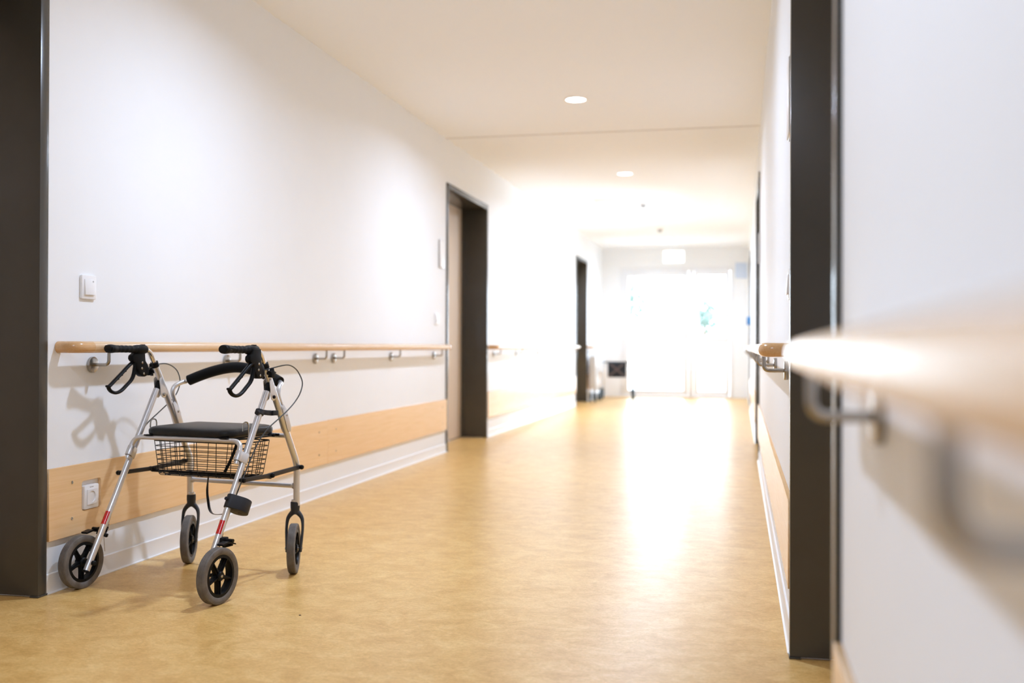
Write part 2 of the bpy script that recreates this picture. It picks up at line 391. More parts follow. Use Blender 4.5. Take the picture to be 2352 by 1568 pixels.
def added_window(n, SW, k, label):
    r = empty('window_%d' % n, (XR, (SW[0] + SW[1]) / 2, 0)); tag(r, label, 'window', kind='structure')
    h = (SW[1] - SW[0]) / 2; f = .06; mb = MB()
    for a, b, c, d in [(-h, -h + f, SW[2], SW[3]), (h - f, h, SW[2], SW[3]), (-h + f, h - f, SW[2], SW[2] + f), (-h + f, h - f, SW[3] - f, SW[3])]: mb.box((.18, a, c), (.25, b, d), .003)
    for q in range(1, k): y = -h + 2 * h * q / k; mb.box((.18, y - .03, SW[2] + f), (.25, y + .03, SW[3] - f), .003)
    mb.build('window_frame', M['pvc'], r)
    for q in range(k):
        mb = MB(); mb.box((.21, -h + .05 + q * 2 * h / k, SW[2] + .05), (.216, -h - .05 + (q + 1) * 2 * h / k, SW[3] - .05)); mb.build('pane', M['glass'], r)
added_window(2, SW[0], 3, 'long side window added in the right wall to brighten the far corridor')
added_window(3, SW[1], 2, 'side window added in the right wall to brighten the glazed end door')

# outdoors
mb = MB(); mb.box((-12, YF + 0.2, -0.2), (10, YF + 22, -0.02)); tag(mb.build('ground', M['pave']), 'pale paved ground outside the glazed door', 'ground', kind='structure')
def bush(x, y, r, h, n, label, name='garden_tree'):
    root = empty(name, (x, y, -0.02)); tag(root, label, 'tree', 'garden trees outside the glass')
    mb = MB()
    mb.sweep(smooth_path([(0, 0, 0), (0.03, 0.02, h * .3), (-0.02, 0.03, h * .7)]), [0.05 - 0.0015 * i for i in range(17)], 8)
    for k in range(5):
        t = k * 1.3; mb.sweep([(0, 0.02, h * (.35 + .06 * k)), (math.cos(t) * r * .5, math.sin(t) * r * .5, h * (.6 + .06 * k))], [0.02, 0.008], 6)
    mb.build('trunk', M['bark'], root)
    mb = MB()
    for i in range(n):
        v = Vector((random.gauss(0, 1), random.gauss(0, 1), random.gauss(0, 1))).normalized() * r * random.random() ** .4
        c = Vector((v.x, v.y, h * .7 + v.z * 1.0)); s = random.uniform(.04, .09)
        a = Vector((random.gauss(0, 1), random.gauss(0, 1), random.gauss(0, 1))).normalized(); b = a.orthogonal().normalized()
        q = [mb.bm.verts.new(c + p) for p in (a * s, b * s * .5, -a * s, -b * s * .5)]; mb.bm.faces.new(q)
    mb.build('crown', M['leafgreen'], root, smooth=180)
bush(-2.35, YF + 4.2, 0.55, 2.6, 700, 'faint green tree seen through the left part of the glazed door')
bush(-0.75, YF + 5.5, 0.5, 2.3, 600, 'faint green tree seen through the narrow side window')

# wooden wall guard boards
def board(X, d, y0, y1, label, screws, cut=None, name='wall_guard_board'):
    root = empty(name, (X, (y0 + y1) / 2, 0)); tag(root, label, 'wall board', 'wooden wall guard boards')
    oy = (y0 + y1) / 2; z0, z1, t = 0.180, 0.424, 0.013
    cu = bpy.data.curves.new('b', 'CURVE'); cu.dimensions = '2D'; cu.fill_mode = 'BOTH'; cu.extrude = t / 2 - 0.001; cu.bevel_depth = 0.001
    def poly(P):
        s = cu.splines.new('POLY'); s.points.add(len(P) - 1); s.use_cyclic_u = True
        for p, (a, b) in zip(s.points, P): p.co = (a, b, 0, 1)
    poly([(y0 - oy + .002, z0), (y1 - oy - .002, z0), (y1 - oy - .002, z1), (y0 - oy + .002, z1)])
    if cut: poly([(a - oy, b) for a, b in rrect(*cut, 0.012)])
    tmp = bpy.data.objects.new('b', cu); COL.objects.link(tmp); bpy.context.view_layer.update()
    me = bpy.data.meshes.new_from_object(tmp.evaluated_get(bpy.context.evaluated_depsgraph_get())); bpy.data.objects.remove(tmp)
    me.transform(Matrix(((0, 0, d, d * t / 2), (1, 0, 0, 0), (0, 1, 0, 0), (0, 0, 0, 1))))
    bm = bmesh.new(); bm.from_mesh(me); bmesh.ops.recalc_face_normals(bm, faces=bm.faces[:]); bm.to_mesh(me); bm.free()
    me.materials.clear(); me.materials.append(M['ply']); o = bpy.data.objects.new('board', me); COL.objects.link(o); o.parent = root
    for y, z in screws:
        mb = MB(); mb.lathe([(0.0055, 0), (0.0055, 0.0012), (0.004, 0.0018), (0.0015, 0.0008), (0, 0.0008)], (d * t, y - oy, z), (d, 0, 0), 14); mb.build('screw', M['steel'], root)
sc4 = lambda a, b: [(a + .125, .366), (a + .125, .239), (b - .125, .366), (b - .125, .239)]
board(XL, 1, 3.124, 5.576, 'plywood guard board with socket cutout on the wall behind the walker', sc4(3.124, 5.576), (3.304, 0.256, 3.420, 0.364))
board(XL, 1, 5.576, 8.046, 'plywood guard board between the walker and the middle left doorway', sc4(5.576, 8.046))
board(XL, 1, 9.45, 12.1, 'pale guard board just past the middle left doorway', [])
board(XL, 1, 12.1, 14.79, 'pale guard board just before the farther left doorway', [])
board(XL, 1, 15.93, 17.68, 'short guard board in the left far corner behind the second walker', [])
board(XR, -1, -1.0, 1.568, 'blurred guard board on the near right wall under the foreground rail', [])
board(XR, -1, 2.99, 7.99, 'guard board on the right wall between the two right doorways', [])
board(XR, -1, 9.43, 14.54, 'guard board on the right wall past the narrow middle doorway', [])

# handrails
RR, ROFF, RZ = 0.0205, 0.072, 0.842
def handrail(X, d, y0, y1, brk, label, joints=(), name='handrail'):
    root = empty(name, (X, (y0 + y1) / 2, 0)); tag(root, label, 'handrail', 'beech wall handrails')
    oy = (y0 + y1) / 2; a, b = y0 - oy, y1 - oy; xo = d * ROFF; cap = 0.10; rb = 0.05
    ys = [a + cap] + [j - oy for j in joints] + [b - cap]
    for i in range(len(ys) - 1):
        mb = MB(); n = max(2, int((ys[i + 1] - ys[i]) / 0.3))
        mb.sweep([(xo, ys[i] + .0004 + (ys[i + 1] - ys[i] - .0008) * k / n, RZ) for k in range(n + 1)], RR, 28); mb.build('rail', M['beech'], root)
    for e, s in ((a, 1), (b, -1)):
        c = e + s * RR; mb = MB()
        mb.sweep(fillet([(d * 0.001, c, RZ), (xo, c, RZ), (xo, e + s * cap, RZ)], rb, 10), RR, 28); mb.build('end_piece', M['beech_end'], root, label='darker rounded beech end piece')
    for y in brk:
        y -= oy; mb = MB(); za = 0.778
        mb.sweep(fillet([(xo, y, RZ - RR * .6), (xo, y, za), (d * 0.006, y, za)], 0.018, 6), 0.0062, 12); br = mb.build('bracket', M['steel'], root)
        mb = MB(); mb.cyl((d * 0.0005, y, za), (d * 0.012, y, za), 0.029, 28, 0.0012); mb.build('rosette', M['steel'], br)
handrail(XL, 1, 3.166, 7.95, [3.375, 4.39, 5.41, 5.675, 6.69, 7.70], 'beech handrail on the left wall directly behind the silver walker', [5.56])
handrail(XL, 1, 9.50, 14.70, [9.71, 10.72, 11.9, 13.2, 14.45], 'beech handrail on the left wall between the two distant doorways')
handrail(XL, 1, 15.97, 16.42, [16.2], 'short handrail in the far left corner behind the second walker')
handrail(XR, -1, -1.6, 1.33, [-1.3, -0.35, 0.40, 1.13], 'large blurred foreground beech handrail on the near right wall')
handrail(XR, -1, 3.10, 7.9, [3.31, 4.3, 5.4, 6.5, 7.69], 'beech handrail with orange end just past the near right doorway')
handrail(XR, -1, 9.52, 14.45, [9.73, 11.2, 12.7, 14.24], 'small far handrail on the right wall past the narrow doorway')

# light switch, socket and other wall fittings
def switch(X, d, y, z, label, detail=True):
    r = empty('light_switch', (X, y, z)); tag(r, label, 'light switch', 'white light switches')
    mb = MB(); mb.prism(rrect(-.043, -.043, .043, .043, .006), 0.0, d * 0.0095, 'YZ', bevel=0.0018); mb.build('cover_frame', M['plastic'], r)
    mb = MB(); P = [(d * .008, -.0285), (d * .0155, -.0275), (d * .0115, .0285), (d * .008, .0285)]
    mb.prism(P, -.028, .028, 'XZ', bevel=0.0006); rk = mb.build('rocker', M['plastic'], r)
    if detail:
        mb = MB(); mb.lathe([(0.0026, 0), (0.0034, 0), (0.0034, .0006), (0.0026, .0006)], (d * .0122, .020, .021), (d, 0, 0), 16, closed=True); mb.build('lamp_symbol', M['grey'], rk)
        mb = MB(); mb.box((d * .0145, -.015, -.0205), (d * .0149, .021, -.0195)); mb.box((d * .0145, .0205, -.0265), (d * .0149, .0215, -.0195)); mb.build('label_line', M['grey'], rk)
switch(XL, 1, 3.347, 1.058, 'white rocker light switch above the rail at the left doorway')
switch(XL, 1, 7.775, 1.060, 'small blurred light switch just before the middle left doorway', False)
switch(XR, -1, 3.09, 1.03, 'white light switch on the right wall beside the large dark jamb', False)
def socket():
    r = empty('wall_socket', (XL, 3.357, 0.302)); tag(r, 'white power socket set in the plywood board cutout behind the walker wheel', 'power socket')
    mb = MB(); mb.prism(rrect(-.043, -.043, .043, .043, .006), 0.0, 0.017, 'YZ', bevel=0.002); mb.build('cover_frame', M['plastic'], r)
    mb = MB(); bm = MB
    seg = 32; sq = [(.027 * math.cos(t) / max(abs(math.cos(t)), abs(math.sin(t))), .027 * math.sin(t) / max(abs(math.cos(t)), abs(math.sin(t)))) for t in (math.tau * k / 48 + math.pi / 4 for k in range(48))]        # square insert with a round well
    o0 = [mb.bm.verts.new((0.0195, a, b)) for a, b in sq]; ob = [mb.bm.verts.new((0.016, a, b)) for a, b in sq]
    n = len(sq); ring = []
    for rr, xx in ((.0205, .0195), (.0205, .009), (.0, .009)):
        ring.append([mb.bm.verts.new((xx, rr * math.cos(math.atan2(b, a)), rr * math.sin(math.atan2(b, a)))) for a, b in sq] if rr else [mb.bm.verts.new((xx, 0, 0))])
    for i in range(n):
        j = (i + 1) % n
        mb.bm.faces.new((ob[i], ob[j], o0[j], o0[i])); mb.bm.faces.new((o0[i], o0[j], ring[0][j], ring[0][i]))
        mb.bm.faces.new((ring[0][i], ring[0][j], ring[1][j], ring[1][i])); mb.bm.faces.new((ring[1][i], ring[1][j], ring[2][0]))
    ins = mb.build('socket_insert', M['plastic'], r)
    for s in (-1, 1):
        mb = MB(); mb.cyl((0.009, s * .0095, 0), (0.0097, s * .0095, 0), 0.0032, 12); mb.build('pin_hole', M['hole'], ins)
        mb = MB(); mb.box((0.009, -.002, s * .0205 - .0015), (0.0145, .002, s * .0205 + .0015)); mb.build('earth_clip', M['steel'], ins)
    mb = MB()
    for y0, y1 in ((-.0115, -.0105), (-.009, -.005), (-.004, -.001), (.001, .003), (.004, .0085), (.0098, .0108)):
        mb.box((0.017, y0, .0335), (0.0173, y1, .0362))
    mb.build('small_print', M['grey'], r)
socket()
def room_sign(X, d, y, z, label):
    r = empty('room_sign', (X, y, z)); tag(r, label, 'room sign', 'room signs beside doorways')
    mb = MB(); mb.box((0, -.066, -.11), (d * .010, .066, .11), 0.002) if d > 0 else mb.box((-.010, -.066, -.11), (0, .066, .11), 0.002); mb.build('back_plate', M['steel'], r)
    mb = MB(); mb.box((min(d * .009, d * .013), -.062, -.106), (max(d * .009, d * .013), .062, .106), 0.001); mb.build('sign_panel', M['white'], r)
room_sign(XL, 1, 7.90, 1.575, 'white room sign on the left wall before the middle doorway')
room_sign(XR, -1, 3.075, 1.56, 'thin edge on room sign beside the large right jamb')
room_sign(XR, -1, 7.86, 1.575, 'small room sign before the narrow middle right doorway')

# ceiling fittings
def downlight(k, label):
    r = empty('downlight', (LAMP_X, LAMP_Y0 + LAMP_DY * k, H)); tag(r, label, 'ceiling lamp', 'recessed ceiling downlights in a row')
    mb = MB(); mb.lathe([(0.066, 0), (0.078, 0), (0.078, -0.003), (0.074, -0.006), (0.066, -0.006)], seg=40, closed=True); mb.build('trim_ring', M['white'], r)
    mb = MB(); mb.lathe([(0.066, -0.001), (0.066, -0.004), (0.04, -0.008), (0, -0.010)], seg=40); mb.build('diffuser', M['lamp'], r)
    lamp_light(0, r)
for k, lb in enumerate(('largest round ceiling lamp nearest the viewer before the ceiling seam', 'second round ceiling lamp just past the ceiling seam',
                        'third round ceiling lamp behind the smoke detector', 'fourth and farthest round ceiling lamp by the exit sign')): downlight(k, lb)
def smoke(x, y, label):
    r = empty('smoke_detector', (x, y, H)); tag(r, label, 'smoke detector', 'smoke detectors on the ceiling')
    mb = MB(); mb.lathe([(0.055, 0), (0.055, -0.014), (0.048, -0.018), (0, -0.018)]); mb.build('base', M['white'], r)
    mb = MB(); mb.lathe([(0.036, -0.018), (0.036, -0.026), (0.030, -0.028), (0.030, -0.040), (0.026, -0.050), (0, -0.052)]); mb.build('sensor_head', M['grey'], r)
smoke(-1.10, 12.15, 'nearer smoke detector on the ceiling just before the third lamp')
smoke(-1.11, 14.8, 'faint farther smoke detector between third and fourth lamps')
r = empty('ceiling_hatch', (-1.43, 11.93, H)); tag(r, 'white square hatch panel in the ceiling left of the smoke detector', 'hatch')
mb = MB(); mb.box((-.215, -.25, -.006), (.215, .25, 0), 0.001); mb.build('hatch_frame', M['white'], r)
mb = MB(); mb.box((-.195, -.23, -.009), (.195, .23, -.005), 0.001); mb.build('hatch_panel', M['plastic'], r)
def exit_sign():
    r = empty('exit_sign', (-1.06, 17.2, 2.325)); tag(r, 'small lit exit sign with green running figure under the far ceiling', 'exit sign')
    mb = MB(); mb.box((-.17, 0, -.10), (.17, .04, .10), 0.004); mb.build('housing', M['white'], r)
    mb = MB(); mb.box((-.16, -.004, -.09), (.16, .001, .09), 0.001); fc = mb.build('lit_face', M['exitw'], r)
    mb = MB(); y0, y1 = -.0065, -.004
    P = lambda pts: mb.prism(pts, y0, y1, 'XZ')
    P([(.02 + .013 * math.cos(t * .5236), .052 + .013 * math.sin(t * .5236)) for t in range(12)])      # head
    P([(-.012, .030), (.012, .038), (.022, .030), (.006, -.012), (-.014, -.012), (-.006, .012)])        # trunk
    P([(.006, -.012), (-.002, -.002), (.022, -.024), (.020, -.052), (.032, -.052), (.036, -.020)])      # front leg
    P([(-.014, -.012), (-.002, -.012), (-.020, -.038), (-.048, -.040), (-.048, -.050), (-.014, -.048)]) # rear leg
    P([(.012, .038), (.022, .030), (.040, .012), (.052, .016), (.052, .022), (.040, .020)])
    P([(-.012, .030), (-.004, .018), (-.030, .010), (-.032, .018)])
    P([(.070, -.06), (.105, -.06), (.105, .06), (.070, .06)])                                           # doorway
    P([(-.140, .0), (-.115, .022), (-.115, .008), (-.075, .008), (-.075, -.008), (-.115, -.008), (-.115, -.022)])
    mb.build('running_figure', M['exitg'], fc)
    for q in (-.1, .1):
        mb = MB(); mb.cyl((q, .02, .10), (q, .02, H - 2.325), .006); mb.build('hanger', M['white'], r)
exit_sign()
mb = MB(); mb.box((-.075, YF - 0.012, 1.99), (.115, YF, 2.25), 0.002); tag(mb.build('wall_notice', M['signblue']), 'pale blue square notice on the end wall right of the side window', 'notice')
r = empty('hand_dispenser', (XR, 14.3, 1.2)); tag(r, 'tiny blue dispenser on the right wall near the farthest doorway', 'dispenser')
mb = MB(); mb.box((-.055, -.05, -.055), (0, .05, .055), 0.010); mb.build('dispenser_body', M['blue'], r)
mb = MB(); mb.box((-.06, -.02, -.070), (-.02, .02, -.0555), 0.003); mb.build('lever', M['white'], r)

# ------------------------------------------------------------------ the silver rolling walker
A_ = math.radians(9.587)
wk = empty('rolling_walker', (-1.9638, 3.1692, 0), -A_)
tag(wk, 'silver four wheeled rolling walker with black seat and basket parked by the left wall', 'walker')
P_ = lambda name, mb, m, parent=wk, label=None, smooth=35: mb.build(name, M[m], parent, label, smooth)
rear = lambda z: 0.097 + 0.566 * (z - 0.244)        # rear leg line in the side plane
front = lambda z: 0.333 + 0.5525 * (0.780 - z)      # front leg line
XT = 0.247
def ring_on(mb, p, d, r0, r1, L_, seg=24):
    d = Vector(d).normalized(); p = Vector(p) - d * L_ / 2
    mb.lathe([(r0, 0), (r1 - .001, 0), (r1, .001), (r1, L_ - .001), (r1 - .001, L_), (r0, L_)], p, d, seg, closed=True)
def wheel(name, c, ang, width, R, parent):
    """wheel with its axle along x turned by ang about z; tyre and hub bolt are its own pieces"""
    ax = Vector((math.cos(ang), math.sin(ang), 0)); c = Vector(c); w = width / 2
    mb = MB(); ri = R * .755
    mb.lathe([(ri, -w * .80), (ri, w * .80), (ri - .010, w * .86), (ri - .012, w * .3), (ri - .012, -w * .3), (ri - .010, -w * .86)], c, ax, 48, closed=True)
    mb.lathe([(.0, -w * 1.02), (.013, -w * 1.02), (.016, -w * .8), (.016, w * .8), (.013, w * 1.02), (0, w * 1.02)], c, ax, 24)
    fr = Matrix((ax, Vector((-ax.y, ax.x, 0)), Vector((0, 0, 1)))).transposed().to_4x4(); fr.translation = c
    for k in range(5):
        t = math.radians(-90 + 72 * k); rot = fr @ Matrix.Rotation(t, 4, 'X')
        mb.prism([(.012, -.010), (.034, -.0055), (ri - .006, -.0075), (ri - .006, .0075), (.034, .0055), (.012, .010)], -w * .45, w * .45, 'YZ', mtx=rot, bevel=.0012)
        mb.box((-w * .75, .010, -.0014), (w * .75, ri - .006, .0014), mtx=rot)
    wh = P_(name, mb, 'black', parent)
    mb = MB(); g = .0012
    pr = [(ri, -w * .8), (ri + .004, -w * .97), (R - .007, -w), (R - .002, -w * .9), (R, -w * .72)]
    for q in (-.5, -.17, .17, .5): pr += [(R, w * (q - .07)), (R - g, w * (q - .03)), (R - g, w * (q + .03)), (R, w * (q + .07))]
    pr += [(R, w * .72), (R - .002, w * .9), (R - .007, w), (ri + .004, w * .97), (ri, w * .8)]
    mb.lathe(pr, c, ax, 64, closed=True); P_('tyre', mb, 'tyre', wh)
    mb = MB(); mb.lathe([(0.0048, -w * 1.10), (0.0055, -w), (0.0055, w), (0.0048, w * 1.10), (.003, w * 1.14), (0, w * 1.14)], c, ax, 16); P_('hub_bolt', mb, 'steel', wh)
for s in (-1, 1):
    x = s * XT
    # rear leg, reflector, end caps
    mb = MB(); d = Vector((0, .566, 1)).normalized()
    mb.sweep([(x, rear(.068), .068), (x, rear(.684), .684)], .0115, 20); leg = P_('rear_leg', mb, 'alu')
    for z0, z1, rr in ((.064, .0685, .0117), (.684, .712, .0105)):
        mb = MB(); mb.sweep([(x, rear(z0), z0), (x, rear(z1), z1)], rr, 20); P_('end_plug', mb, 'black', leg)
    mb = MB(); v = d.cross(Vector((1, 0, 0))); c0, c1 = Vector((x, rear(.214), .214)), Vector((x, rear(.256), .256)); prev = None
    for k in range(9):
        t = math.radians(210 + 120 * k / 8); o = (Vector((1, 0, 0)) * math.cos(t) + v * math.sin(t))
        q = [mb.bm.verts.new(cc + o * rr) for cc in (c0, c1) for rr in (.0114, .0123)]
        if prev:
            mb.bm.faces.new((prev[1], q[1], q[3], prev[3])); mb.bm.faces.new((prev[0], q[0], q[1], prev[1])); mb.bm.faces.new((prev[2], q[2], q[3], prev[3]))
        prev = q
    P_('reflector', mb, 'red', leg, 'red reflective strip on the silver leg')
    # front leg
    mb = MB(); mb.sweep(fillet([(x, front(.778), .778), (x, .540, .4055), (x, .540, .248)], .10, 8), .0120, 20); P_('front_leg', mb, 'alu')
    # chrome handle tube
    mb = MB(); mb.sweep(fillet([(x, .24, .834), (x, .3035, .834), (x, front(.74), .74)], [0, .058, 0], 10), .0098, 20); P_('handle_tube', mb, 'chrome')
    # height collar and star knob
    mb = MB(); dl = (0, -.5525, 1); ring_on(mb, (x, front(.777), .777), dl, .0095, .0150, .020); mb.box((x - .006, front(.777) - .024, .768), (x + .006, front(.777) - .010, .780), .002)
    P_('height_collar', mb, 'black')
    mb = MB(); kx = x + s * .026; pts = []
    for k in range(10):
        t = math.radians(36 * k + 12); rr = .0205 if k % 2 == 0 else .0110; pts.append((.340 + rr * math.cos(t), .750 + rr * math.sin(t)))
    mb.prism(pts, kx - .008, kx + .008, 'YZ', bevel=.0022); mb.cyl((x + s * .008, .340, .750), (kx, .340, .750), .006); P_('star_knob', mb, 'black')
    # grip
    mb = MB(); G = []; Rg = []
    for k in range(33):
        t = k / 32; y = .098 + .142 * t; G.append((x, y, .8345 + .002 * (1 - t)))
        r0 = .0150 if t < .06 else (.0160 - .0035 * min(1, (t - .06) / .25))
        if t > .3: r0 = .0128 + .0008 * math.cos(t * 42)
        if t > .9: r0 = .0150
        Rg.append((r0 * (1.30 if t < .12 else max(1.0, 1.30 - (t - .12) * 2.2)), r0))
    mb.sweep(G, Rg, 10 if False else 18, ref=(1, 0, 0)); gr = P_('hand_grip', mb, 'grip')
    mb = MB(); mb.prism([(x + s * a, z) for a, z in ((-.013, .8250), (.009, .8220), (.017, .8290), (.0205, .8400), (.014, .8495), (-.008, .8505), (-.0165, .8420))], .094, .113, 'XZ', bevel=.003)
    mb.sweep([(x + s * (.011 - .004 * k / 6), .104 + .012 * k, .8415 - .001 * k) for k in range(7)], [(.0100 - .0011 * k, .0075 - .0006 * k) for k in range(7)], 12, ref=(1, 0, 0))
    mb.lathe([(0.003, 0), (.003, -.0008), (0, -.0008)], (x, .0945, .836), (0, 1, 0), 10); P_('palm_rest', mb, 'grip', gr)
    # brake housing
    xh = s * .258; mb = MB()
    mb.sweep([(x, .230, .8345), (x, .235, .834), (x, .278, .834), (x, .284, .834)], [.0148, .0168, .0168, .0150], 20)
    hp = [(.238, .838), (.281, .838), (.283, .823), (.286, .792), (.299, .776), (.304, .760), (.303, .746), (.295, .736), (.283, .732), (.269, .733), (.257, .741), (.246, .760), (.239, .784), (.224, .790), (.217, .800), (.219, .812), (.233, .820)]
    mb.prism(hp, xh - .0125, xh + .0125, 'YZ', bevel=.004)
    mb.box((x - .006, .262, .848), (x + .006, .278, .8525), .001); hs = P_('brake_housing', mb, 'black')
    for (by, bz) in ((.266, .785), (.264, .764), (.274, .744)):
        for q in (-1, 1):
            mb = MB(); mb.lathe([(.0048, 0), (.0048, .002), (.003, .0032), (0, .0034)], (xh + q * .0122, by, bz), (q, 0, 0), 14); P_('rivet', mb, 'steel', hs)
    # brake lever: a closed loop handle
    mb = MB(); xl = s * .262
    mb.sweep(smooth_path([(xl, .250, .790), (xl, .222, .779), (xl, .172, .742), (xl, .126, .708), (xl, .114, .698), (xl, .126, .684), (xl, .150, .6775), (xl, .176, .684), (xl, .204, .703), (xl, .228, .722), (xl, .240, .742), (xl, .246, .768)], 6, True), (.0085, .0062), 12, closed=True, ref=(1, 0, 0))
    mb.box((xl - .007, .104, .6985), (xl + .007, .118, .7065), .0025)
    for k in range(3): mb.ball((xl, .160 + .018 * k, .7275 + .0138 * k), .0055, 1.1, 1.2, .9, 1)
    P_('brake_lever', mb, 'black')
    # brake cable: arch in front of the handle, then down along the leg
    mb = MB(); xc = s * .280
    cp = [(s * .256, .300, .760), (s * .268, .345, .768), (xc, .394, .777), (xc, .437, .778), (xc, .474, .767), (xc, .503, .746), (s * .283, .521, .712), (s * .282, .510, .676), (xc, .480, .644), (xc, .432, .614), (s * .277, .384, .588), (s * .272, .325, .556), (s * .266, .278, .515), (s * .262, .240, .462)]
    if s < 0: cp = [(a, b if i < 9 else b, c) for i, (a, b, c) in enumerate(cp)]
    cp += [(s * .258, rear(.40) + .016, .40), (s * .252, rear(.33) + .0165, .33), (s * .248, rear(.25) + .0165, .25), (s * .246, rear(.19) + .018, .19)]
    mb.sweep(smooth_path(cp, 6), .0023, 8); P_('brake_cable', mb, 'cable')
    # hinge plates joining the two legs
    pl = [(.345, .722), (.353, .730), (.360, .726), (.384, .684), (.386, .668), (.381, .656), (.370, .650), (.358, .654), (.352, .668)]
    for side in (-1, 1):
        mb = MB(); mb.prism(pl, x + side * .0125, x + side * .0150, 'YZ', bevel=.0006); hp_ = P_('hinge_plate', mb, 'alu')
        mb = MB()
        for by, bz in ((.369, .664),):
            mb.lathe([(.0065, 0), (.0065, .004), (.004, .0055), (0, .0055)], (x + side * .0150, by, bz), (side, 0, 0), 14)
        P_('hinge_bolt', mb, 'black' if side * s > 0 else 'steel', hp_)
    # back bar bracket
    for side in (-1, 1):
        mb = MB(); mb.prism([(.420, .628), (.432, .634), (.452, .615), (.470, .575), (.482, .546), (.478, .532), (.466, .530), (.456, .545)], x + side * .0125, x + side * .0148, 'YZ', bevel=.0006); bp_ = P_('back_bracket', mb, 'alu')
        mb = MB(); mb.lathe([(.004, 0), (.004, .002), (.002, .003), (0, .003)], (x + side * .0148, .452, .594), (side, 0, 0), 12); P_('bracket_bolt', mb, 'steel', bp_)
    # lifting hooks at the seat
    mb = MB(); hx = s * .205
    mb.sweep(fillet([(hx, .298, .516), (hx, .298, .576), (hx, .266, .578), (hx, .264, .546)], .016, 6), .0026, 8); P_('lifting_hook', mb, 'steel')
    # side struts with hinge
    mb = MB(); xs = s * .268; h0, h1, h2 = (xs, .172, .386), (xs, .346, .384), (xs, .536, .394)
    mb.bar(h0, (xs, .356, .384), .0155, .005, bevel=.0008); mb.bar((xs - s * .004, .336, .384), (xs - s * .004, .536, .394), .0165, .006, bevel=.001); st = P_('side_strut', mb, 'strut')
    for y, z in ((.178, .386), (.346, .384), (.532, .394)):
        mb = MB(); mb.cyl((s * .252, y, z), (s * .272, y, z), .006); mb.lathe([(.0085, 0), (.009, .004), (.007, .009), (0, .011)], (s * .271, y, z), (s, 0, 0), 16); P_('strut_knob', mb, 'black', st)
    # seat tube clamp
    fr = Matrix((Vector((1, 0, 0)), Vector((0, 1, -.566)).normalized(), d)).transposed().to_4x4(); fr.translation = Vector((x, rear(.455), .455)); dx = -s * .009
    ct = [(.0150 * math.cos(math.radians(t)), .0150 * math.sin(math.radians(t))) for t in range(0, 181, 20)] + [(dx + .0135 * math.cos(math.radians(t)), -.022 + .0135 * math.sin(math.radians(t))) for t in range(180, 361, 20)]
    mb = MB(); mb.prism(ct, -.018, .018, 'XY', mtx=fr, bevel=.0012); P_('tube_clamp', mb, 'alu')
    mb = MB(); mb.cyl(fr @ Vector((dx, -.022, -.0192)), fr @ Vector((dx, -.022, -.0178)), .0105); P_('tube_mouth', mb, 'hole')
    # brake shoe above the rear wheel
    mb = MB(); sx = s * .290
    mb.bar((s * .250, .100, .172), (sx, .092, .184), .012, .012, bevel=.002); mb.prism([(.030, .1935), (.062, .1985), (.096, .1875), (.099, .1825), (.060, .1925), (.032, .1875)], sx - .013, sx + .013, 'YZ')
    mb.box((s * .262 - .010, .070, .186), (s * .262 + .010, .100, .206), .003); mb.cyl((s * .255, .084, .197), (sx + s * .012, .084, .197), .006); bs = P_('brake_shoe', mb, 'black')
    mb = MB(); sp = []
    for k in range(73):
        t = k / 72; a = t * 2 * math.pi * 6; base = Vector((s * .246, rear(.175 + .03 * t) + .0195, .175 + .03 * t)); sp.append(base + Vector((math.cos(a) * .0050, math.sin(a) * .0050, 0)))
    mb.sweep(sp, .0015, 6); P_('brake_spring', mb, 'black', bs)
    mb = MB(); mb.sweep([(s * .246, rear(.175) + .02, .175), (s * .248, .085, .12)], .0009, 6); mb.cyl((s * .246, rear(.205) + .0195, .203), (s * .246, rear(.215) + .0195, .215), .004); P_('cable_end', mb, 'steel', bs)
    # wheels
    wheel('rear_wheel', (s * .290, .018, .0925), 0, .033, .0925, wk)
    mb = MB(); mb.cyl((s * .232, .016, .0925), (s * .275, .018, .0925), .006); mb.lathe([(.0085, 0), (.0085, .008), (.006, .011), (0, .011)], (s * .236, .016, .0925), (-s, 0, 0), 16); P_('axle_bolt', mb, 'black')
    ang = math.radians(26); fx, fy = -math.sin(ang), math.cos(ang); stem = Vector((s * .241, .540, 0)); wc = stem - Vector((fx, fy, 0)) * .034 + Vector((0, 0, .0925))
    wheel('caster_wheel', wc, ang, .030, .0925, wk)
    ax = Vector((math.cos(ang), math.sin(ang), 0)); fo = Vector((fx, fy, 0)); mb = MB()
    mb.lathe([(.0125, .262), (.0165, .262), (.0175, .258), (.0175, .240), (.0165, .236), (.0165, .228), (.0165, .216), (0, .216)], stem, (0, 0, 1), 24)
    for q in (-1, 1):
        o = stem
        fp = smooth_path([o + Vector((0, 0, .228)), o + ax * q * .014 + Vector((0, 0, .217)), o + ax * q * .0265 - fo * .003 + Vector((0, 0, .198)), o + ax * q * .0300 - fo * .012 + Vector((0, 0, .165)), o + ax * q * .0280 - fo * .024 + Vector((0, 0, .125)), wc + ax * q * .0255, wc + ax * q * .0255 - Vector((0, 0, .012))], 5)
        mb.sweep(fp, [(max(.0052, .0120 - .0005 * i), max(.0100, .0145 - .0004 * i)) for i in range(len(fp))], 14, ref=tuple(ax))
    fk = P_('caster_fork', mb, 'fork')
    mb = MB(); mb.cyl(wc - ax * .0325, wc + ax * .0325, .0042); P_('axle', mb, 'steel', fk)
    mb = MB(); ring_on(mb, (s * .241, .540, .266), (0, 0, 1), .0115, .0142, .008); P_('tube_ferrule', mb, 'alu', fk)
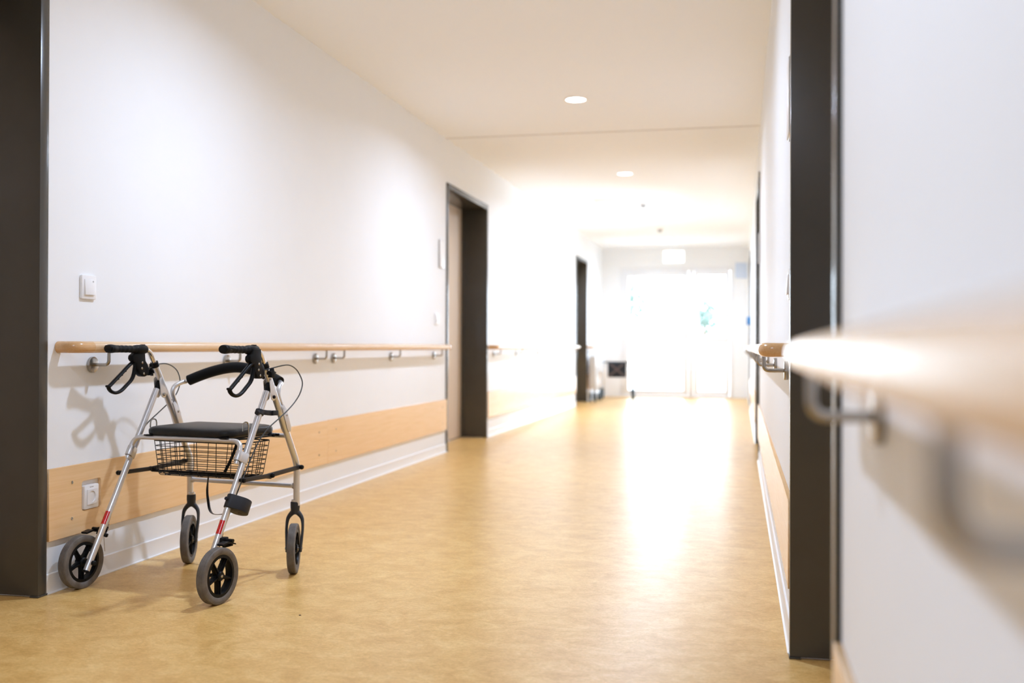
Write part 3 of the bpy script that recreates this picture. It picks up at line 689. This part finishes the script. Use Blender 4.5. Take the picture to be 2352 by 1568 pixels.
# cross members
mb = MB(); mb.sweep(fillet([(-.238, .184, .440), (-.238, .217, .5155), (.238, .217, .5155), (.238, .184, .440)], .040, 10), .0088, 18); P_('seat_bar', mb, 'alu')
mb = MB(); mb.sweep([(-XT, front(.515), .515), (XT, front(.515), .515)], .0088, 18); P_('front_seat_bar', mb, 'alu')
mb = MB(); mb.sweep([(-XT, .541, .321), (XT, .541, .321)], .0088, 18)
for s in (-1, 1): mb.lathe([(.0088, 0), (.0105, .004), (.0125, .009)], (s * .225, .541, .321), (s, 0, 0), 18)
P_('lower_crossbar', mb, 'alu')
# back bar and its foam pad
arc = [(.2415, .4655, .585), (.2415, .444, .632), (.2410, .428, .668), (.2375, .436, .692), (.2270, .462, .706), (.214, .480, .7115)]
top = [(.214 - .0428 * k, .482 + .022 * (1 - ((.214 - .0428 * k) / .214) ** 2), .766 - .055 * (abs(.214 - .0428 * k) / .214) ** 1.75) for k in range(1, 10)]
full = arc + top[:9] + [(-a, b, c) for a, b, c in arc[::-1]]
path = smooth_path(full, 6); mb = MB(); mb.sweep(path, .0088, 16); bb = P_('back_bar', mb, 'alu')
pad = [p for p in path if abs(p.x) <= .212 and p.z > .705]
mb = MB(); mb.sweep(pad, .0205, 24); P_('foam_pad', mb, 'foam', bb)
# seat cushion
def cushion():
    mb = MB(); n = 12; rings = []
    def loop(inset, z, dome=0):
        return [mb.bm.verts.new((a, b, z + dome)) for a, b in rrect(-.190 + inset, .208 + inset, .190 - inset, .500 - inset, max(.012, .048 - inset * .6), 8)]
    for ins, z in ((.010, .5235), (.002, .5265), (0, .532), (0, .542), (.003, .548), (.010, .5525), (.022, .5555), (.05, .5585), (.09, .5605), (.13, .561)): rings.append(loop(ins, z))
    for A, B in zip(rings, rings[1:]):
        for j in range(len(A)): mb.bm.faces.new((A[j], A[(j + 1) % len(A)], B[(j + 1) % len(B)], B[j]))
    mb.bm.faces.new(rings[0][::-1]); mb.bm.faces.new(rings[-1]); return mb
P_('seat', cushion(), 'vinyl', smooth=60)
mb = MB(); mb.box((-.175, .222, .517), (.175, .488, .525), .002)
for s in (-1, 1):
    mb.box((s * .165 - .018, .204, .5225), (s * .165 + .018, .225, .5265), .001)
    mb.sweep([(s * .188, .215, .521), (s * .200, .24, .519), (s * .206, .30, .517), (s * .206, .45, .517), (s * .19, .485, .521)], .0032, 8)
    for y in (.44, .47): mb.cyl((s * .19, y, .518), (s * .215, y, .518), .005)
P_('seat_pan', mb, 'black')
# wire basket
mb = MB(); r0 = .00145
def bring(z):
    t = (z - .373) / (.500 - .373); x = .178 + .017 * t; ya = .272 - .008 * t; yb = .432 + .018 * t
    return x, ya, yb
def bloop(z, r):
    x, ya, yb = bring(z); mb.sweep(fillet([(-x, ya, z), (x, ya, z), (x, yb, z), (-x, yb, z)], .022, 5, True), r, 7, closed=True)
bloop(.500, .0026)
for k in range(7): bloop(.380 + .0167 * k, r0)
xb, ya0, yb0 = bring(.373); xt, yat, ybt = bring(.500)
for f in (-.80, -.45, .02, .47, .82):                # wires running up the front, under the bottom and up the back
    mb.sweep(fillet([(f * xt, ybt, .500), (f * xb, yb0, .373), (f * xb, ya0, .373), (f * xt, yat, .500)], .012, 4), r0, 6)
for k in range(7):                                   # wires across, up both ends
    f = .06 + .88 * k / 6
    y0, y1 = ya0 + (yb0 - ya0) * f, yat + (ybt - yat) * f
    mb.sweep(fillet([(-xt, y1, .500), (-xb, y0, .373), (xb, y0, .373), (xt, y1, .500)], .012, 4), r0, 6)
for sx in (-.155, .155):                             # rim hooks over the seat tube
    mb.sweep([(sx, yat, .500), (sx, .245, .508), (sx, .226, .524)], .0022, 6)
P_('wire_basket', mb, 'wire')
mb = MB(); mb.sweep([(-.268, .346, .377), (.268, .346, .377)], .0055, 10); P_('folding_rod', mb, 'black')
mb = MB(); mb.sweep(smooth_path([(.062, .350, .383), (.090, .356, .440), (.120, .362, .520)]), (.0065, .0012), 8, ref=(1, 0, 0)); P_('pull_strap', mb, 'black')
mb = MB(); mb.sweep(smooth_path([(-.004, .344, .378), (-.010, .344, .316), (.003, .334, .274), (.038, .300, .250), (.095, .25, .248), (.180, .19, .263), (.236, .158, .282)], 6), (.0012, .0055), 8, ref=(.3, 0, 1)); P_('trailing_strap', mb, 'black')
# cane cup and clip on the right rear leg
mb = MB(); dl = Vector((0, .566, 1)).normalized(); uy = Vector((0, 1, -.566)).normalized()
fr = Matrix((Vector((1, 0, 0)), uy, dl)).transposed().to_4x4(); fr.translation = Vector((.250, rear(.300), .300))
dpl = [(.018 * math.cos(math.radians(t)), .018 * math.sin(math.radians(t))) for t in range(150, 311, 20)] + [(.014 + .036 * math.cos(math.radians(t)), .036 + .036 * math.sin(math.radians(t))) for t in range(-48, 170, 12)]
mb.prism(dpl, -.004, .043, 'XY', mtx=fr, bevel=.0018)
mb.cyl(fr @ Vector((-.004, -.026, .022)), fr @ Vector((-.004, -.014, .022)), .006); cup = P_('cane_cup', mb, 'cupblack')
mb = MB()
for a, b in ((.012, .016), (.016, .048)):
    mb = MB(); mb.cyl(fr @ Vector((a, b, -.0047)), fr @ Vector((a, b, -.0035)), .0085); P_('drain_hole', mb, 'hole', cup)
mb = MB(); pz = .612; ring_on(mb, (XT, rear(pz), pz), dl, .0110, .0165, .017)
q = Vector((XT + .008, rear(pz), pz))
mb.bar(q + Vector((.004, .006, 0)), q + Vector((.006, .052, -.006)), .018, .009, bevel=.002)
mb.bar(q + Vector((.016, .046, -.004)), q + Vector((.018, .074, -.006)), .018, .004, bevel=.001); mb.bar(q + Vector((-.008, .046, -.004)), q + Vector((-.012, .074, -.006)), .018, .004, bevel=.001)
mb.bar(q + Vector((-.010, .050, -.005)), q + Vector((.018, .050, -.005)), .018, .007, bevel=.001)
mb.cyl(q + Vector((-.004, -.022, 0)), q + Vector((-.004, -.010, 0)), .0085); P_('cane_clip', mb, 'cupblack')

# ------------------------------------------------------------------ second walker and cart at the far end
def far_walker():
    r = empty('rolling_walker', (-1.925, 16.75, 0), math.radians(183))
    tag(r, 'distant rolling walker with dark crossed bag before the glazed door', 'walker')
    B = lambda n, mb, m: mb.build(n, M[m], r)
    for s in (-1, 1):
        mb = MB(); mb.sweep(fillet([(s * .235, -.28, .88), (s * .225, -.16, .88), (s * .228, .02, .60), (s * .252, .20, .25), (s * .252, .21, .19)], .06), .011, 12); B('front_leg', mb, 'alu')
        mb = MB(); mb.sweep([(s * .228, .02, .60), (s * .24, -.30, .12)], .011, 12); B('rear_leg', mb, 'alu')
        mb = MB(); mb.sweep([(s * .225, -.31, .88), (s * .225, -.18, .88)], .015, 12); B('hand_grip', mb, 'castor')
        mb = MB(); mb.sweep(smooth_path([(s * .225, -.19, .86), (s * .225, -.25, .81), (s * .225, -.29, .80)]), .006, 8); B('brake_lever', mb, 'castor')
        for y, nm in ((.19, 'front_wheel'), (-.30, 'rear_wheel')):
            mb = MB(); mb.lathe([(.0, -.012), (.07, -.014), (.088, -.012), (.09, 0), (.088, .012), (.07, .014), (0, .012)], (s * .252, y, .09), (1, 0, 0), 28); wh = B(nm, mb, 'castor')
        mb = MB(); mb.sweep([(s * .252 - .022, .20, .09), (s * .252 - .022, .205, .19), (s * .252 + .022, .205, .19), (s * .252 + .022, .20, .09)], .006, 8); B('fork', mb, 'castor')
    mb = MB(); mb.sweep([(-.235, .03, .60), (.235, .03, .60)], .0115, 12); B('top_bar', mb, 'castor')
    mb = MB(); mb.prism(rrect(-.145, .360, .145, .590, .012), .055, .16, 'XZ', bevel=.006); bg_ = B('bag', mb, 'bag')
    mb = MB(); mb.bar((-.125, .164, .375), (.105, .164, .575), .030, .008, (1, 0, 0)); mb.bar((.125, .170, .375), (-.105, .170, .575), .030, .008, (1, 0, 0)); B('cross_brace', mb, 'bagx')
    mb = MB(); mb.sweep([(-.228, .05, .545), (.228, .05, .545)], .008, 10); B('crossbar', mb, 'alu')
    mb = MB(); mb.box((-.20, -.16, .585), (.20, .02, .60), .004); B('seat', mb, 'bag')
far_walker()
r = empty('laundry_cart', (-2.20, 16.05, 0)); tag(r, 'pale grey upright cart on dark castors beside the distant walker', 'cart')
mb = MB(); mb.box((-.06, -.16, .22), (.04, .32, .70), .012); mb.build('cart_panel', M['cart'], r)
mb = MB(); mb.sweep(fillet([(-.01, -.15, .70), (-.01, -.15, .775), (-.01, .31, .775), (-.01, .31, .70)], .04), .010, 10); mb.build('push_bar', M['alu'], r)
mb = MB(); mb.sweep([(-.045, -.14, .14), (-.045, .30, .14)], .012, 8); mb.sweep([(.03, -.14, .14), (.03, .30, .14)], .012, 8)
for x in (-.045, .03):
    for y in (-.13, .29): mb.cyl((x, y, .13), (x, y, .23), .010)
mb.build('chassis', M['alu'], r)
for x in (-.045, .03):
    for y in (-.13, .29):
        mb = MB(); mb.lathe([(0, -.013), (.055, -.014), (.064, -.010), (.065, 0), (.064, .010), (.055, .014), (0, .013)], (x, y - .02, .065), (1, 0, 0), 20); mb.box((x - .018, y - .02, .06), (x - .014, y + .006, .14)); mb.box((x + .014, y - .02, .06), (x + .018, y + .006, .14)); mb.build('castor', M['castor'], r)

# tiny dark speck on the floor in front of the walker
mb = MB(); mb.ball((0, 0, .0012), .004, 1.2, 1, .3, 1); o = mb.build('crumb', M['crumb']); o.location = (-1.352, 3.065, 0); tag(o, 'tiny dark crumb lying on the floor right of the front walker wheel', 'crumb')
